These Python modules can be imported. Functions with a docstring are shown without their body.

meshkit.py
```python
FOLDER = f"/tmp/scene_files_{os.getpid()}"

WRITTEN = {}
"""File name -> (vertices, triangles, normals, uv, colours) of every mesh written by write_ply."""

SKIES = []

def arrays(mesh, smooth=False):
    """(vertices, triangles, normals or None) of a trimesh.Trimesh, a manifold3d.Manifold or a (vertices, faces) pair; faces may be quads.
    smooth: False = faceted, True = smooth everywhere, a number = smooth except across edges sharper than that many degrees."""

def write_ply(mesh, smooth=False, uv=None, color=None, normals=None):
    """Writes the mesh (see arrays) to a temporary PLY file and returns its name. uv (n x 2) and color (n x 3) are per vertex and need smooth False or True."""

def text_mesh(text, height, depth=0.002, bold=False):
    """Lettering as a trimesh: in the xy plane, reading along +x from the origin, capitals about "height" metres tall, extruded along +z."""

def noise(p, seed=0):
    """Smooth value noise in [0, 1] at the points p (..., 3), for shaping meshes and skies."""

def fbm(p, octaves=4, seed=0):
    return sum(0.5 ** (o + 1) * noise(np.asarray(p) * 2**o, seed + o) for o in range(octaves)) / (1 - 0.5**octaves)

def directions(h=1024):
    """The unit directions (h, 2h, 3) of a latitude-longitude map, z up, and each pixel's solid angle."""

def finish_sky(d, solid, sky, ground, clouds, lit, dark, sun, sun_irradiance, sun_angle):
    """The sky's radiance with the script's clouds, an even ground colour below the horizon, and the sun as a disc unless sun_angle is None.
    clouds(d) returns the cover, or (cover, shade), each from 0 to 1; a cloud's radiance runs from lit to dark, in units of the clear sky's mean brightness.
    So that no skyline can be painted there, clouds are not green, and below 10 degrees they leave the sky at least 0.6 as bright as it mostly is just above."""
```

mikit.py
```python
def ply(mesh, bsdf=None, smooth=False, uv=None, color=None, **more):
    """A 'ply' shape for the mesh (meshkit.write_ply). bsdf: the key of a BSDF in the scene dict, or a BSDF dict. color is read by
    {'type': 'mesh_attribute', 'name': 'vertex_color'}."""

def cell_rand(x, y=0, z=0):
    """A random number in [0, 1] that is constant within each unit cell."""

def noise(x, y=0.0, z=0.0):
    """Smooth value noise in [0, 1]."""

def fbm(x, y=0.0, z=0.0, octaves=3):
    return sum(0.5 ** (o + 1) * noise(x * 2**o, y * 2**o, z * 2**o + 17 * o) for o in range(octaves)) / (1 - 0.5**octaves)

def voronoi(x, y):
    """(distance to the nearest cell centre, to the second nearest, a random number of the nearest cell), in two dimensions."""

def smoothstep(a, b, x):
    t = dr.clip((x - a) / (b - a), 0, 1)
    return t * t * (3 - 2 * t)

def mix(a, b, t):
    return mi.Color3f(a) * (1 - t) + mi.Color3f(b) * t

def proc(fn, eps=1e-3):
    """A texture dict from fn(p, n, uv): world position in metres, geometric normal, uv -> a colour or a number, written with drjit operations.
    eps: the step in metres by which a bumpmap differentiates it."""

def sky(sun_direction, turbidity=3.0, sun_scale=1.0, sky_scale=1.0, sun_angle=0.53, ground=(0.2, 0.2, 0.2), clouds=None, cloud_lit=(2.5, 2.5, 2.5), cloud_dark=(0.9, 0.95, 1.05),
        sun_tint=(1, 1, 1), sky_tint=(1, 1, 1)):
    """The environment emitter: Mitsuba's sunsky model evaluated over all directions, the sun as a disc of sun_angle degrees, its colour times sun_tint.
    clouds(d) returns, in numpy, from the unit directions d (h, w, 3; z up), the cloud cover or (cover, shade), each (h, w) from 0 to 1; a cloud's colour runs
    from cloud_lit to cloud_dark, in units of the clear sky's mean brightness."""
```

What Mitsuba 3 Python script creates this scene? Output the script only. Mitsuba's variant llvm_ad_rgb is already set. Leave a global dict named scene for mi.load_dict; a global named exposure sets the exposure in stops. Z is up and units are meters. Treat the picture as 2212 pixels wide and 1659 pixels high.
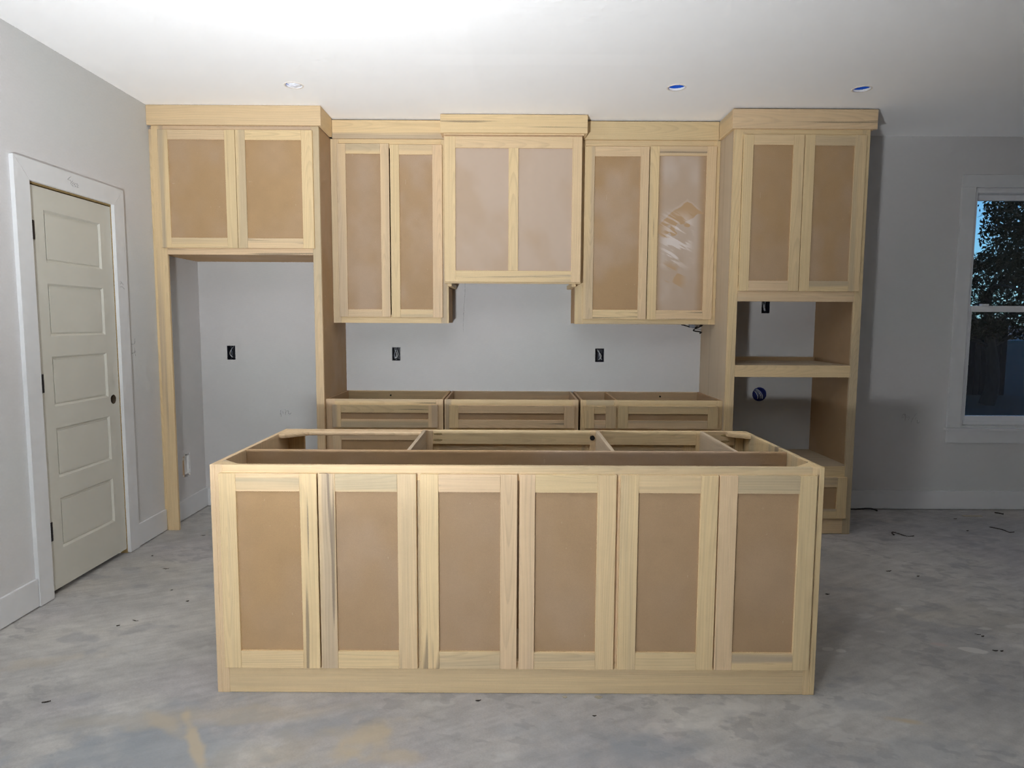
import math, random
import numpy as np, trimesh, manifold3d
import drjit as dr
import mitsuba as mi
import mikit, meshkit
from mikit import noise, fbm, cell_rand, smoothstep, mix, proc

T = mi.ScalarTransform4f
rng = random.Random(7)
scene, labels = {}, {}

# ------------------------------------------------------------------ camera, sky, lamp, exposure
exposure = 2.55
CAM = np.array([2.308, -4.911, 1.392])
PITCH, YAW, ROLL, FPX = math.radians(-5.294), math.radians(0.009), math.radians(0.288), 1430.05
_cp, _sp = math.cos(PITCH), math.sin(PITCH)
DIR = np.array([math.sin(YAW) * _cp, math.cos(YAW) * _cp, _sp])
_r = np.array([math.cos(YAW), -math.sin(YAW), 0.0])
_u = np.cross(_r, DIR)
UP = -_r * math.sin(ROLL) + _u * math.cos(ROLL)
scene['camera'] = {'type': 'perspective', 'fov': 2 * math.degrees(math.atan(1106 / FPX)), 'fov_axis': 'x', 'near_clip': 0.02, 'far_clip': 200.0,
                   'to_world': T().look_at(origin=CAM.tolist(), target=(CAM + DIR).tolist(), up=UP.tolist())}
# dusk sky outside the window
scene['sky'] = mikit.sky((-0.5, -0.6, 0.12), turbidity=3.0, sun_scale=0.0, sky_scale=1.0, sky_tint=(0.36, 0.82, 1.55))
# the work lamp that lights the room: it stands beside the camera, on its tripod (built below)
LAMP_POS = np.array([1.58, -4.95, 0.915])
LAMP_AZ, LAMP_EL = math.radians(1), math.radians(36)
LAMP_DIR = np.array([math.sin(LAMP_AZ), math.cos(LAMP_AZ), math.tan(LAMP_EL)])
LAMP_DIR /= np.linalg.norm(LAMP_DIR)
LAMP_RGB = [146.0, 151.0, 155.0]       # the diffuse lens
LED_RGB = [1.30, 1.335, 1.37]            # each of its eight focused diodes

HC = 2.743            # ceiling height
RX, RY = 8.3, -8.0    # right wall, wall behind the camera


# ------------------------------------------------------------------ materials
def pr(name, color, rough=0.6, bump=None, bscale=1.0, spec=0.35, **kw):
    d = {'type': 'principled', 'base_color': color if isinstance(color, dict) else {'type': 'rgb', 'value': list(color)}, 'roughness': rough, 'specular': spec, **kw}
    if bump is not None:
        d = {'type': 'bumpmap', 'scale': bscale, 'arbitrary': bump, 'bsdf': d}
    scene[name] = {'type': 'twosided', 'bsdf': d}


def wood_fn(p, n, uv):
    seed = dr.floor(uv.x / 20)
    u = uv.x - seed * 20
    v = uv.y
    r = [cell_rand(seed, k, 5) for k in range(10)]
    so = r[0] * 37
    vv = v + (r[1] - 0.5) * 0.10
    h = 0.012 + 0.05 * (fbm(u * 1.1 + so, seed, 2, 2) - 0.35) + (r[2] - 0.5) * 0.09 * (u - 0.4)
    wob = (noise(u * 5 + so, v * 25) - 0.5) * 0.006 + (noise(u * 1.4, v * 8, so) - 0.5) * 0.012
    ring = dr.sqrt(vv * vv + h * h * 1.6) + wob
    f = 70 + 130 * r[3]
    ph = ring * f
    t = ph - dr.floor(ph)
    line = smoothstep(0.45, 0.93, t) * (1 - smoothstep(0.93, 1.0, t))
    line = line * (0.35 + 0.65 * noise(dr.floor(ph) * 3.7, so))
    fibre = noise(u * 9 + so, v * 620) - 0.5
    fibre2 = noise(u * 2.2, v * 150, so) - 0.5
    cream, green, pink = mi.Color3f(0.65, 0.492, 0.280), mi.Color3f(0.58, 0.452, 0.262), mi.Color3f(0.625, 0.455, 0.295)
    col = mix(cream, green, smoothstep(0.35, 1.0, r[4]) * 0.7)
    col = mix(col, pink, smoothstep(0.35, 1.0, r[5]) * 0.8)
    # green to grey-purple heartwood bands along the grain
    hm = smoothstep(0.44, 0.70, fbm(u * 0.55 + so, v * 17 + so, seed, 3)) * smoothstep(0.10, 0.95, r[6])
    heart = mix((0.43, 0.36, 0.23), (0.37, 0.29, 0.235), r[7])
    col = mix(col, heart, 0.75 * hm)
    dk = smoothstep(0.69, 0.80, fbm(u * 1.3 + so * 2, v * 42 + so, seed, 3)) * dr.select(r[8] > 0.8, 0.8, 0.05)
    col = mix(col, (0.15, 0.115, 0.085), 0.8 * dk)
    col = col * (1 - 0.115 * line) * (1 + 0.10 * fibre + 0.09 * fibre2)
    # an occasional pin knot
    du, dv = (u - 0.1 - 0.55 * r[9]) * 0.55, v - (r[7] - 0.5) * 0.05
    dd = dr.sqrt(du * du + dv * dv)
    kn = dr.select(r[2] > 0.74, 1 - smoothstep(0.002, 0.006, dd), 0.0)
    halo = dr.select(r[2] > 0.74, 1 - smoothstep(0.004, 0.03, dd), 0.0)
    col = mix(col, (0.40, 0.30, 0.17), 0.45 * halo)
    return mix(col, (0.10, 0.07, 0.045), 0.9 * kn)


def mdf_base(uv):
    seed = dr.floor(uv.x / 20)
    u, v = uv.x - seed * 20, uv.y
    r = [cell_rand(seed, k, 9) for k in range(4)]
    so = r[0] * 31
    col = mix((0.355, 0.24, 0.143), (0.385, 0.245, 0.12), r[1])
    sm = fbm(u * 3.2 + so, v * 4.2, so, 4)
    col = mix(col, (0.445, 0.342, 0.265), smoothstep(0.40, 0.72, sm) * (0.15 + 0.45 * r[2] * r[2]))
    col = col * (0.95 + 0.10 * fbm(u * 14, v * 14, so, 2)) * (0.965 + 0.07 * noise(u * 420, v * 420))
    speck = smoothstep(0.965, 0.985, noise(u * 42 + so, v * 55))
    return mix(col, (0.56, 0.47, 0.36), 0.3 * speck), u, v


def mdf_fn(p, n, uv):
    return mdf_base(uv)[0]


def ply_fn(p, n, uv):
    seed = dr.floor(uv.x / 20)
    u, v = uv.x - seed * 20, uv.y
    so = cell_rand(seed, 2, 3) * 40
    col = mix((0.50, 0.405, 0.29), (0.46, 0.375, 0.275), fbm(u * 0.7 + so, v * 7, 1.0, 3))
    st = smoothstep(0.55, 0.75, fbm(u * 0.5 + so, v * 22 + so, 4.0, 3))
    return mix(col, (0.39, 0.315, 0.23), 0.5 * st) * (0.97 + 0.06 * noise(u * 6, v * 300))


def mdf_pale_fn(p, n, uv):      # filler dust rubbed over the hood panels
    col, u, v = mdf_base(uv)
    sm = fbm(u * 2.6 + 3, v * 3.5 + uv.x, 4.0, 4)
    return mix(col, (0.475, 0.375, 0.30), 0.62 + 0.3 * smoothstep(0.35, 0.65, sm))


def mdf_stain_fn(p, n, uv):     # dried glue smears on one wall-cabinet door; u runs up the panel, v across it, both from its centre
    col, u, v = mdf_base(uv)
    u = u - 10
    pale = mi.Color3f(0.50, 0.418, 0.358)
    amt = 0.40 * smoothstep(0.25, 0.7, fbm(u * 4, v * 6, 2.0, 3)) + 0.50
    amt = amt * smoothstep(0.162, 0.10, dr.abs(v + 0.012))
    w = fbm(u * 9, v * 9, 7.0, 3) - 0.5
    # the rubbed-off brown island: a peak above, ragged strokes under it
    top = 0.235 - 0.9 * dr.abs(v - 0.035) + 0.10 * w
    isl = smoothstep(0.0, 0.012, top - u) * smoothstep(0.0, 0.012, u - (0.03 + 0.3 * w + 0.35 * (v + 0.02)))
    s1, c1 = math.sin(0.5), math.cos(0.5)
    a, b = u * c1 + v * s1, -u * s1 + v * c1
    stroke = noise(a * 55, b * 9, 3.0) + 0.5 * noise(a * 120, b * 20, 9.0)
    zone = smoothstep(0.22, 0.10, dr.abs(u + 0.04)) * smoothstep(0.13, 0.05, dr.abs(v + 0.03))
    white = smoothstep(0.66, 0.92, stroke + 0.35 * (noise(u * 6, v * 9, 5.0) - 0.5)) * zone
    zone2 = smoothstep(0.11, 0.05, dr.abs(u + 0.28)) * smoothstep(0.12, 0.05, dr.abs(v + 0.06))
    brown2 = smoothstep(0.62, 0.80, noise(a * 40, b * 14, 12.0) + 0.35 * noise(u * 16, v * 16, 1.0)) * zone2
    out = mix(col, pale, dr.clip(amt, 0, 0.9))
    brown = mi.Color3f(0.43, 0.285, 0.160)
    out = mix(out, brown, dr.clip(isl * 1.0 + brown2 * 0.95, 0, 0.97))
    out = mix(out, (0.64, 0.57, 0.53), white * 0.95 * (1 - 0.3 * isl))
    edge = smoothstep(0.016, 0.004, dr.abs(top - u + 0.004)) * smoothstep(0.12, 0.06, dr.abs(v - 0.03))
    return mix(out, (0.54, 0.44, 0.36), 0.35 * edge)


def wall_fn(p, n, uv):
    m = fbm(p.x * 1.4 + 3, p.y * 1.4, p.z * 1.4, 3) - 0.5
    g = noise(p.x * 140, p.y * 140, p.z * 140) - 0.5
    c = mix((0.565, 0.575, 0.572), (0.58, 0.572, 0.572), smoothstep(-0.2, 0.2, m))
    return c * (1 + 0.05 * m + 0.03 * g)


def wall_bump(p, n, uv):
    return 0.0005 * fbm(p.x * 210, p.y * 210, p.z * 210, 2)


def ceil_fn(p, n, uv):
    m = fbm(p.x * 0.9, p.y * 2.2, 1.0, 3) - 0.5
    tape = smoothstep(0.09, 0.05, dr.abs(p.y + 1.35 + 0.02 * noise(p.x * 2, 3.0))) * smoothstep(0.45, 0.6, noise(p.x * 0.9 + 2.0, 1.0))
    tape2 = smoothstep(0.10, 0.06, dr.abs(p.x - 2.02 + 0.02 * noise(p.y * 2, 5.0)))
    return mi.Color3f(0.86, 0.865, 0.87) * (1 + 0.04 * m + 0.022 * tape + 0.012 * tape2)


def ceil_bump(p, n, uv):
    return 0.0012 * smoothstep(0.45, 0.7, fbm(p.x * 60, p.y * 60, 2.0, 3))


def paint_fn(p, n, uv):
    return mi.Color3f(0.63, 0.64, 0.65) * (0.985 + 0.03 * noise(p.x * 30, p.y * 30, p.z * 30))


def door_fn(p, n, uv):
    return mi.Color3f(0.545, 0.535, 0.475) * (0.97 + 0.06 * fbm(p.y * 5, p.z * 5, 1.0, 3))


# stains and plaster splashes on the slab: x, y, half-length, half-width, turn, strength, kind (0 pale plaster, 1 tan dust, 2 dark wet scuff, 3 pinkish)
SPOTS = []


def concrete_fn(p, n, uv):
    a = fbm(p.x * 0.8, p.y * 1.0, 0.0, 4)
    b = fbm(p.x * 3.3 + 9, p.y * 4.2, 3.0, 4)
    c = fbm(p.x * 16, p.y * 21, 6.0, 3)
    f = noise(p.x * 230, p.y * 230) - 0.5
    col = mix((0.318, 0.312, 0.306), (0.425, 0.414, 0.398), smoothstep(0.3, 0.72, 0.5 * a + 0.5 * b))
    col = mix(col, (0.365, 0.345, 0.36), 0.45 * smoothstep(0.48, 0.68, fbm(p.x * 1.5 + 40, p.y * 1.9, 8.0, 3)))
    col = mix(col, (0.41, 0.385, 0.335), 0.4 * smoothstep(0.52, 0.72, fbm(p.x * 1.1 + 70, p.y * 1.6, 12.0, 4)))
    col = mix(col, (0.305, 0.31, 0.318), 0.4 * smoothstep(0.55, 0.72, fbm(p.x * 1.9 + 20, p.y * 2.3 + 4, 15.0, 4)))
    col = mix(col, (0.26, 0.265, 0.28), 0.45 * smoothstep(0.64, 0.76, fbm(p.x * 5.5 + 3, p.y * 8.5, 22.0, 4)))
    # trowel scratches and pale scuffs
    s = noise(p.x * 9 + p.y * 6, p.y * 60 - p.x * 30, 2.0)
    col = col * (1 + 0.24 * (c - 0.5) + 0.10 * f + 0.12 * (s - 0.5))
    pale = smoothstep(0.72, 0.80, fbm(p.x * 7 + 100, p.y * 10, 31.0, 4))
    col = mix(col, (0.46, 0.455, 0.445), 0.4 * pale)
    gr = smoothstep(0.60, 0.70, fbm(p.x * 15 + 8, p.y * 26 + p.x * 6, 41.0, 4))
    col = mix(col, (0.235, 0.235, 0.24), 0.4 * gr * smoothstep(0.45, 0.6, fbm(p.x * 2.1 + 5, p.y * 2.6, 44.0, 2)))
    wb = (fbm(p.x * 13, p.y * 13, 2.0, 3) - 0.5)
    kinds = [(0.52, 0.51, 0.49), (0.45, 0.375, 0.265), (0.20, 0.235, 0.275), (0.42, 0.36, 0.345)]
    for x, y, L, w, t, k, kind in SPOTS:
        ct, st = math.cos(t), math.sin(t)
        dx, dy = p.x - x, p.y - y
        e = dr.sqrt(dr.square((dx * ct + dy * st) / L) + dr.square((dy * ct - dx * st) / w)) + 1.5 * wb
        soft = 0.25 if kind in (0, 3) else 0.7
        col = mix(col, kinds[kind], k * smoothstep(1.0 + soft * 0.3, 1.0 - soft, e))
    return col


def concrete_bump(p, n, uv):
    return 0.0009 * fbm(p.x * 45, p.y * 45, 1.0, 3)


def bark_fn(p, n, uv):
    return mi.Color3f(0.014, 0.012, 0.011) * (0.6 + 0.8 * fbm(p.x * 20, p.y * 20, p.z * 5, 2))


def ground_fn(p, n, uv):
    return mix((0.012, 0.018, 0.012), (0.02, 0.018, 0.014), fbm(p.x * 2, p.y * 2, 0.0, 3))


# ------------------------------------------------------------------ pixel -> place on the floor (where the photograph shows stains and scraps)
_R2 = _r * math.cos(ROLL) + _u * math.sin(ROLL)


def floor_at(px, py, z=0.0):
    v = DIR * FPX + _R2 * (px - 1106) + UP * (829.5 - py)
    return CAM + v * (z - CAM[2]) / v[2]


def spot(px, py, L, w, t=0.0, k=0.7, kind=0):
    q = floor_at(px, py)
    SPOTS.append((float(q[0]), float(q[1]), L, w, t, k, kind))


spot(330, 1620, .42, .30, .3, .55, 2); spot(425, 1620, .23, .022, -1.0, .75, 1); spot(500, 1545, .50, .07, .1, .35, 1)
spot(805, 1590, .15, .10, .3, .65, 1); spot(860, 1632, .12, .05, .0, .5, 1); spot(700, 1570, .24, .10, .5, .4, 2)
spot(1955, 1557, .055, .022, -.3, .85, 1); spot(1540, 1545, .17, .055, .35, .42, 0); spot(1450, 1570, .10, .035, .2, .35, 0)
spot(1942, 1316, .020, .014, .2, .8, 0); spot(1958, 1308, .026, .010, .1, .4, 0); spot(2026, 1392, .045, .022, -.25, .7, 3)
spot(2104, 1405, .06, .022, -.3, .8, 0); spot(2155, 1316, .05, .018, -.1, .5, 0); spot(2200, 1352, .09, .028, .15, .55, 0)
spot(1818, 1406, .018, .012, 0, .8, 0); spot(1788, 1402, .02, .012, .2, .6, 0); spot(1900, 1364, .03, .010, -.2, .4, 0)
spot(2126, 1358, .03, .012, .0, .5, 0); spot(2180, 1370, .05, .016, .2, .25, 0); spot(1945, 1463, .05, .020, .2, .45, 0)
spot(1985, 1272, .03, .012, -.2, .4, 0); spot(2060, 1276, .05, .014, -.1, .3, 0); spot(1780, 1555, .10, .03, .4, .3, 0)
spot(620, 1620, .28, .12, .4, .25, 1); spot(1250, 1635, .35, .12, .1, .25, 2); spot(1420, 1620, .28, .08, .2, .3, 2)
spot(100, 1430, .25, .06, .4, .25, 1); spot(1250, 1590, .30, .08, -.2, .25, 2); spot(350, 1560, .15, .03, -.6, .35, 1)
spot(2000, 1630, .35, .10, .1, .28, 2); spot(1880, 1520, .20, .05, .2, .25, 0)

pr('m_wood', proc(wood_fn), 0.55, spec=0.3)
pr('m_mdf', proc(mdf_fn), 0.7, spec=0.25)
pr('m_mdf_pale', proc(mdf_pale_fn), 0.7, spec=0.25)
pr('m_mdf_stain', proc(mdf_stain_fn), 0.6, spec=0.3)
pr('m_wall', proc(wall_fn), 0.75, proc(wall_bump, 0.0015), 1.0, spec=0.2)
pr('m_ceiling', proc(ceil_fn), 0.85, proc(ceil_bump, 0.003), 1.0, spec=0.15)
pr('m_trim', proc(paint_fn), 0.45)
pr('m_door', proc(door_fn), 0.5)
pr('m_concrete', proc(concrete_fn), 0.62, proc(concrete_bump, 0.004), 1.0, spec=0.35)
pr('m_black', (0.012, 0.012, 0.014), 0.4)
pr('m_boxblack', (0.010, 0.012, 0.020), 0.45)
pr('m_blue', (0.02, 0.10, 0.55), 0.4)
pr('m_bluedark', (0.03, 0.045, 0.22), 0.4)
pr('m_wire', (0.55, 0.56, 0.58), 0.4)
pr('m_wiregrey', (0.22, 0.25, 0.30), 0.4)
pr('m_vinyl', (0.72, 0.73, 0.75), 0.35)
pr('m_gypsum', (0.72, 0.68, 0.62), 0.9)
pr('m_plastic_white', (0.80, 0.80, 0.79), 0.4)
pr('m_film', (0.75, 0.78, 0.86), 0.25)
pr('m_pencil', (0.10, 0.10, 0.11), 0.6)
pr('m_chip', (0.035, 0.03, 0.026), 0.8)
pr('m_palechip', (0.36, 0.32, 0.25), 0.8)
pr('m_jamb', (0.30, 0.21, 0.09), 0.6)
pr('m_bore', (0.07, 0.05, 0.03), 0.7)
pr('m_ply', proc(ply_fn), 0.6, spec=0.25)
pr('m_bark', proc(bark_fn), 0.9)
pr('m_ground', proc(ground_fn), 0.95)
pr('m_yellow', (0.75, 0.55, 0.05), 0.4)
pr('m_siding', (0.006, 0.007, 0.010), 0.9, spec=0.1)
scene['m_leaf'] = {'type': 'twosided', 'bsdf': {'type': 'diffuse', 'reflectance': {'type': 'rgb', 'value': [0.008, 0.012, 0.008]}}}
scene['m_glass'] = {'type': 'thindielectric'}


# ------------------------------------------------------------------ helpers
used = {}


def numbered(key):
    n = used.get(key, 0)
    used[key] = n + 1
    return key if n == 0 else f'{key}_{n:03d}'


def put(parent, name, shape, label=None):
    key = numbered(f'{parent}__{name}' if parent else name)
    scene[key] = shape
    if label:
        labels[key] = {'label': label}
    return key


def thing(name, label, cat, group=None):
    key = numbered(name)
    labels[key] = {'label': label, 'category': cat}
    if group:
        labels[key]['group'] = group
    return key


def struct(name, label=None):
    used[name] = 1
    labels[name] = {'kind': 'structure'}
    if label:
        labels[name]['label'] = label
    return name


def node(parent, name):
    return numbered(f'{parent}__{name}')


def cbox(x0, x1, y0, y1, z0, z1, c=0.0012):
    """A box with chamfered edges (24 vertices)."""
    c = min(c, 0.3 * min(x1 - x0, y1 - y0, z1 - z0))
    lo, hi = (x0, y0, z0), (x1, y1, z1)
    V, idx = [], {}
    for sx in (0, 1):
        for sy in (0, 1):
            for sz in (0, 1):
                s = (sx, sy, sz)
                for ax in range(3):
                    q = []
                    for k in range(3):
                        e = (lo[k], hi[k])[s[k]]
                        if k != ax:
                            e += c if s[k] == 0 else -c
                        q.append(e)
                    idx[s + (ax,)] = len(V)
                    V.append(q)
    F = []
    ctr = np.array([(a + b) / 2 for a, b in zip(lo, hi)])
    V = np.array(V)

    def poly(ids):
        p = V[ids]
        nrm = np.cross(p[1] - p[0], p[2] - p[0])
        if np.dot(nrm, p.mean(0) - ctr) < 0:
            ids = ids[::-1]
        for k in range(1, len(ids) - 1):
            F.append([ids[0], ids[k], ids[k + 1]])
    for ax in range(3):
        a, b = [k for k in range(3) if k != ax]
        for s in (0, 1):
            ring = []
            for i, j in ((0, 0), (1, 0), (1, 1), (0, 1)):
                q = [0, 0, 0]; q[ax] = s; q[a] = i; q[b] = j
                ring.append(idx[tuple(q) + (ax,)])
            poly(ring)
        for i in (0, 1):        # edges along axis ax
            for j in (0, 1):
                ring = []
                for s, w in ((0, a), (0, b), (1, b), (1, a)):
                    q = [0, 0, 0]; q[ax] = s; q[a] = i; q[b] = j
                    ring.append(idx[tuple(q) + (w,)])
                poly(ring)
    for sx in (0, 1):
        for sy in (0, 1):
            for sz in (0, 1):
                poly([idx[(sx, sy, sz, k)] for k in range(3)])
    return V, np.array(F)


seed_no = [3]


def board(b, grain, mat='m_wood', c=0.0012, seed=None, centre=False, mesh=None):
    """A ply of a solid-wood or sheet board. uv: u along the grain (plus 20 per board, so each board differs), v across, from its middle."""
    V, F = cbox(*b, c=c) if mesh is None else mesh
    V = np.asarray(V, float)
    ax = 'xyz'.index(grain)
    o = [k for k in range(3) if k != ax]
    m = (V.min(0) + V.max(0)) / 2
    u = V[:, ax] - (m[ax] if centre else V[:, ax].min())
    v = V[:, o[0]] - m[o[0]] + V[:, o[1]] - m[o[1]]
    seed_no[0] += 1
    s = seed_no[0] if seed is None else seed
    uv = np.stack([20 * s + u + (10 if centre else 1), v], 1)
    return mikit.ply((V, F), mat, uv=uv)


def B(parent, name, x0, x1, y0, y1, z0, z1, grain='z', mat='m_wood', label=None, **k):
    return put(parent, name, board((x0, x1, y0, y1, z0, z1), grain, mat, **k), label)


def P(parent, name, x0, x1, y0, y1, z0, z1, mat, c=0.001, label=None):
    return put(parent, name, mikit.ply(cbox(x0, x1, y0, y1, z0, z1, c), mat), label)


def tube(pts, r, sides=8):
    pts = np.asarray(pts, float)
    r = np.broadcast_to(r, len(pts))
    d = np.gradient(pts, axis=0)
    d /= np.linalg.norm(d, axis=1, keepdims=True) + 1e-12
    ref = np.array([0.13, 0.27, 0.95]) if abs(d[0] @ np.array([0.13, 0.27, 0.95])) < 0.9 else np.array([1.0, 0, 0])
    V, F = [], []
    a = np.cross(d[0], ref); a /= np.linalg.norm(a)
    for k, (p, t) in enumerate(zip(pts, d)):
        a = a - t * (a @ t); a /= np.linalg.norm(a)
        b = np.cross(t, a)
        for i in range(sides):
            th = 2 * math.pi * i / sides
            V.append(p + r[k] * (a * math.cos(th) + b * math.sin(th)))
    n = len(pts)
    for k in range(n - 1):
        for i in range(sides):
            j = (i + 1) % sides
            F += [[k * sides + i, k * sides + j, (k + 1) * sides + j], [k * sides + i, (k + 1) * sides + j, (k + 1) * sides + i]]
    for e, base in ((0, 0), (1, (n - 1) * sides)):
        c = len(V); V.append(pts[0] if e == 0 else pts[-1])
        for i in range(sides):
            j = (i + 1) % sides
            F.append([c, base + j, base + i] if e == 0 else [c, base + i, base + j])
    return np.array(V), np.array(F)


def curve(pts, n=24):
    from scipy.interpolate import CubicSpline
    pts = np.asarray(pts, float)
    t = np.r_[0, np.cumsum(np.linalg.norm(np.diff(pts, axis=0), axis=1))]
    return CubicSpline(t, pts)(np.linspace(0, t[-1], n))


def cat(ms):
    V, F, o = [], [], 0
    for v, f in ms:
        V.append(v); F.append(np.asarray(f) + o); o += len(v)
    return np.vstack(V), np.vstack(F)


def man(b):
    x0, x1, y0, y1, z0, z1 = b
    return manifold3d.Manifold.cube((x1 - x0, y1 - y0, z1 - z0)).translate((x0, y0, z0))


def cylm(p, r, h, axis='z', seg=48):
    c = manifold3d.Manifold.cylinder(h, r, r, seg)
    if axis == 'x':
        c = c.rotate((0, 90, 0))
    elif axis == 'y':
        c = c.rotate((-90, 0, 0))
    return c.translate(tuple(p))


def ring_mesh(r0, r1, h, seg=48):
    """A ring about z, from z = 0 up to h."""
    return manifold3d.Manifold.cylinder(h, r1, r1, seg) - manifold3d.Manifold.cylinder(h * 3, r0, r0, seg).translate((0, 0, -h))


# ------------------------------------------------------------------ the room
BOXES = [(0.194, 0.255, 1.108, 1.211), (1.418, 1.479, 1.107, 1.206), (2.925, 2.990, 1.104, 1.204), (4.146, 4.206, 1.470, 1.572)]   # outlet openings in the back wall
ROUND = (4.155, 0.869, 0.053)
WX0, WX1, WZ0, WZ1 = 5.664, 6.58, 0.640, 2.385      # window opening
DY0, DY1, DZ1 = -1.712, -1.026, 2.062               # door opening in the left wall
HOLE = (-0.343, -0.229, 0.286, 0.449)
LIGHTS = [(1.047, -0.968), (3.246, -0.963), (4.316, -0.955)]

P_floor = struct('floor', 'bare stained concrete slab')
g = np.array([[-.3, RY - .3, 0], [RX + .3, RY - .3, 0], [RX + .3, .15, 0], [-.3, .15, 0]])
scene['floor'] = mikit.ply(trimesh.util.concatenate([trimesh.creation.box(bounds=[[-.3, RY - .3, -.1], [RX + .3, .2, 0]])]), 'm_concrete', uv=np.array([[v[0], v[1]] for v in trimesh.creation.box(bounds=[[-.3, RY - .3, -.1], [RX + .3, .2, 0]]).vertices]))

struct('ceiling', 'white textured drywall ceiling')
m = man((-.3, RX + .3, RY - .3, .2, HC, HC + .16))
for x, y in LIGHTS:
    m = m - cylm((x, y, HC - .05), 0.052, 0.3)


def planar_uv(m, axes):
    me = m.to_mesh() if hasattr(m, 'to_mesh') else m
    v, f = (me.vert_properties[:, :3], me.tri_verts) if hasattr(me, 'tri_verts') else (np.array(me[0]), np.array(me[1]))
    return (v, f), np.stack([v[:, axes[0]] + 0.31 * v[:, 3 - sum(axes)], v[:, axes[1]] + 0.17 * v[:, 3 - sum(axes)]], 1)


vf, uv = planar_uv(m, (0, 1)); scene['ceiling'] = mikit.ply(vf, 'm_ceiling', uv=uv)

struct('wall_back', 'light grey painted back wall')
m = man((-.14, RX + .14, 0, .14, 0, HC))
for x0, x1, z0, z1 in BOXES:
    m = m - man((x0, x1, -.05, .075, z0, z1))
m = m - cylm((ROUND[0], -.05, ROUND[1]), ROUND[2], 0.125, 'y') - man((WX0, WX1, -.05, .3, WZ0, WZ1))
vf, uv = planar_uv(m, (0, 2)); scene['wall_back'] = mikit.ply(vf, 'm_wall', uv=uv)

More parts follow.
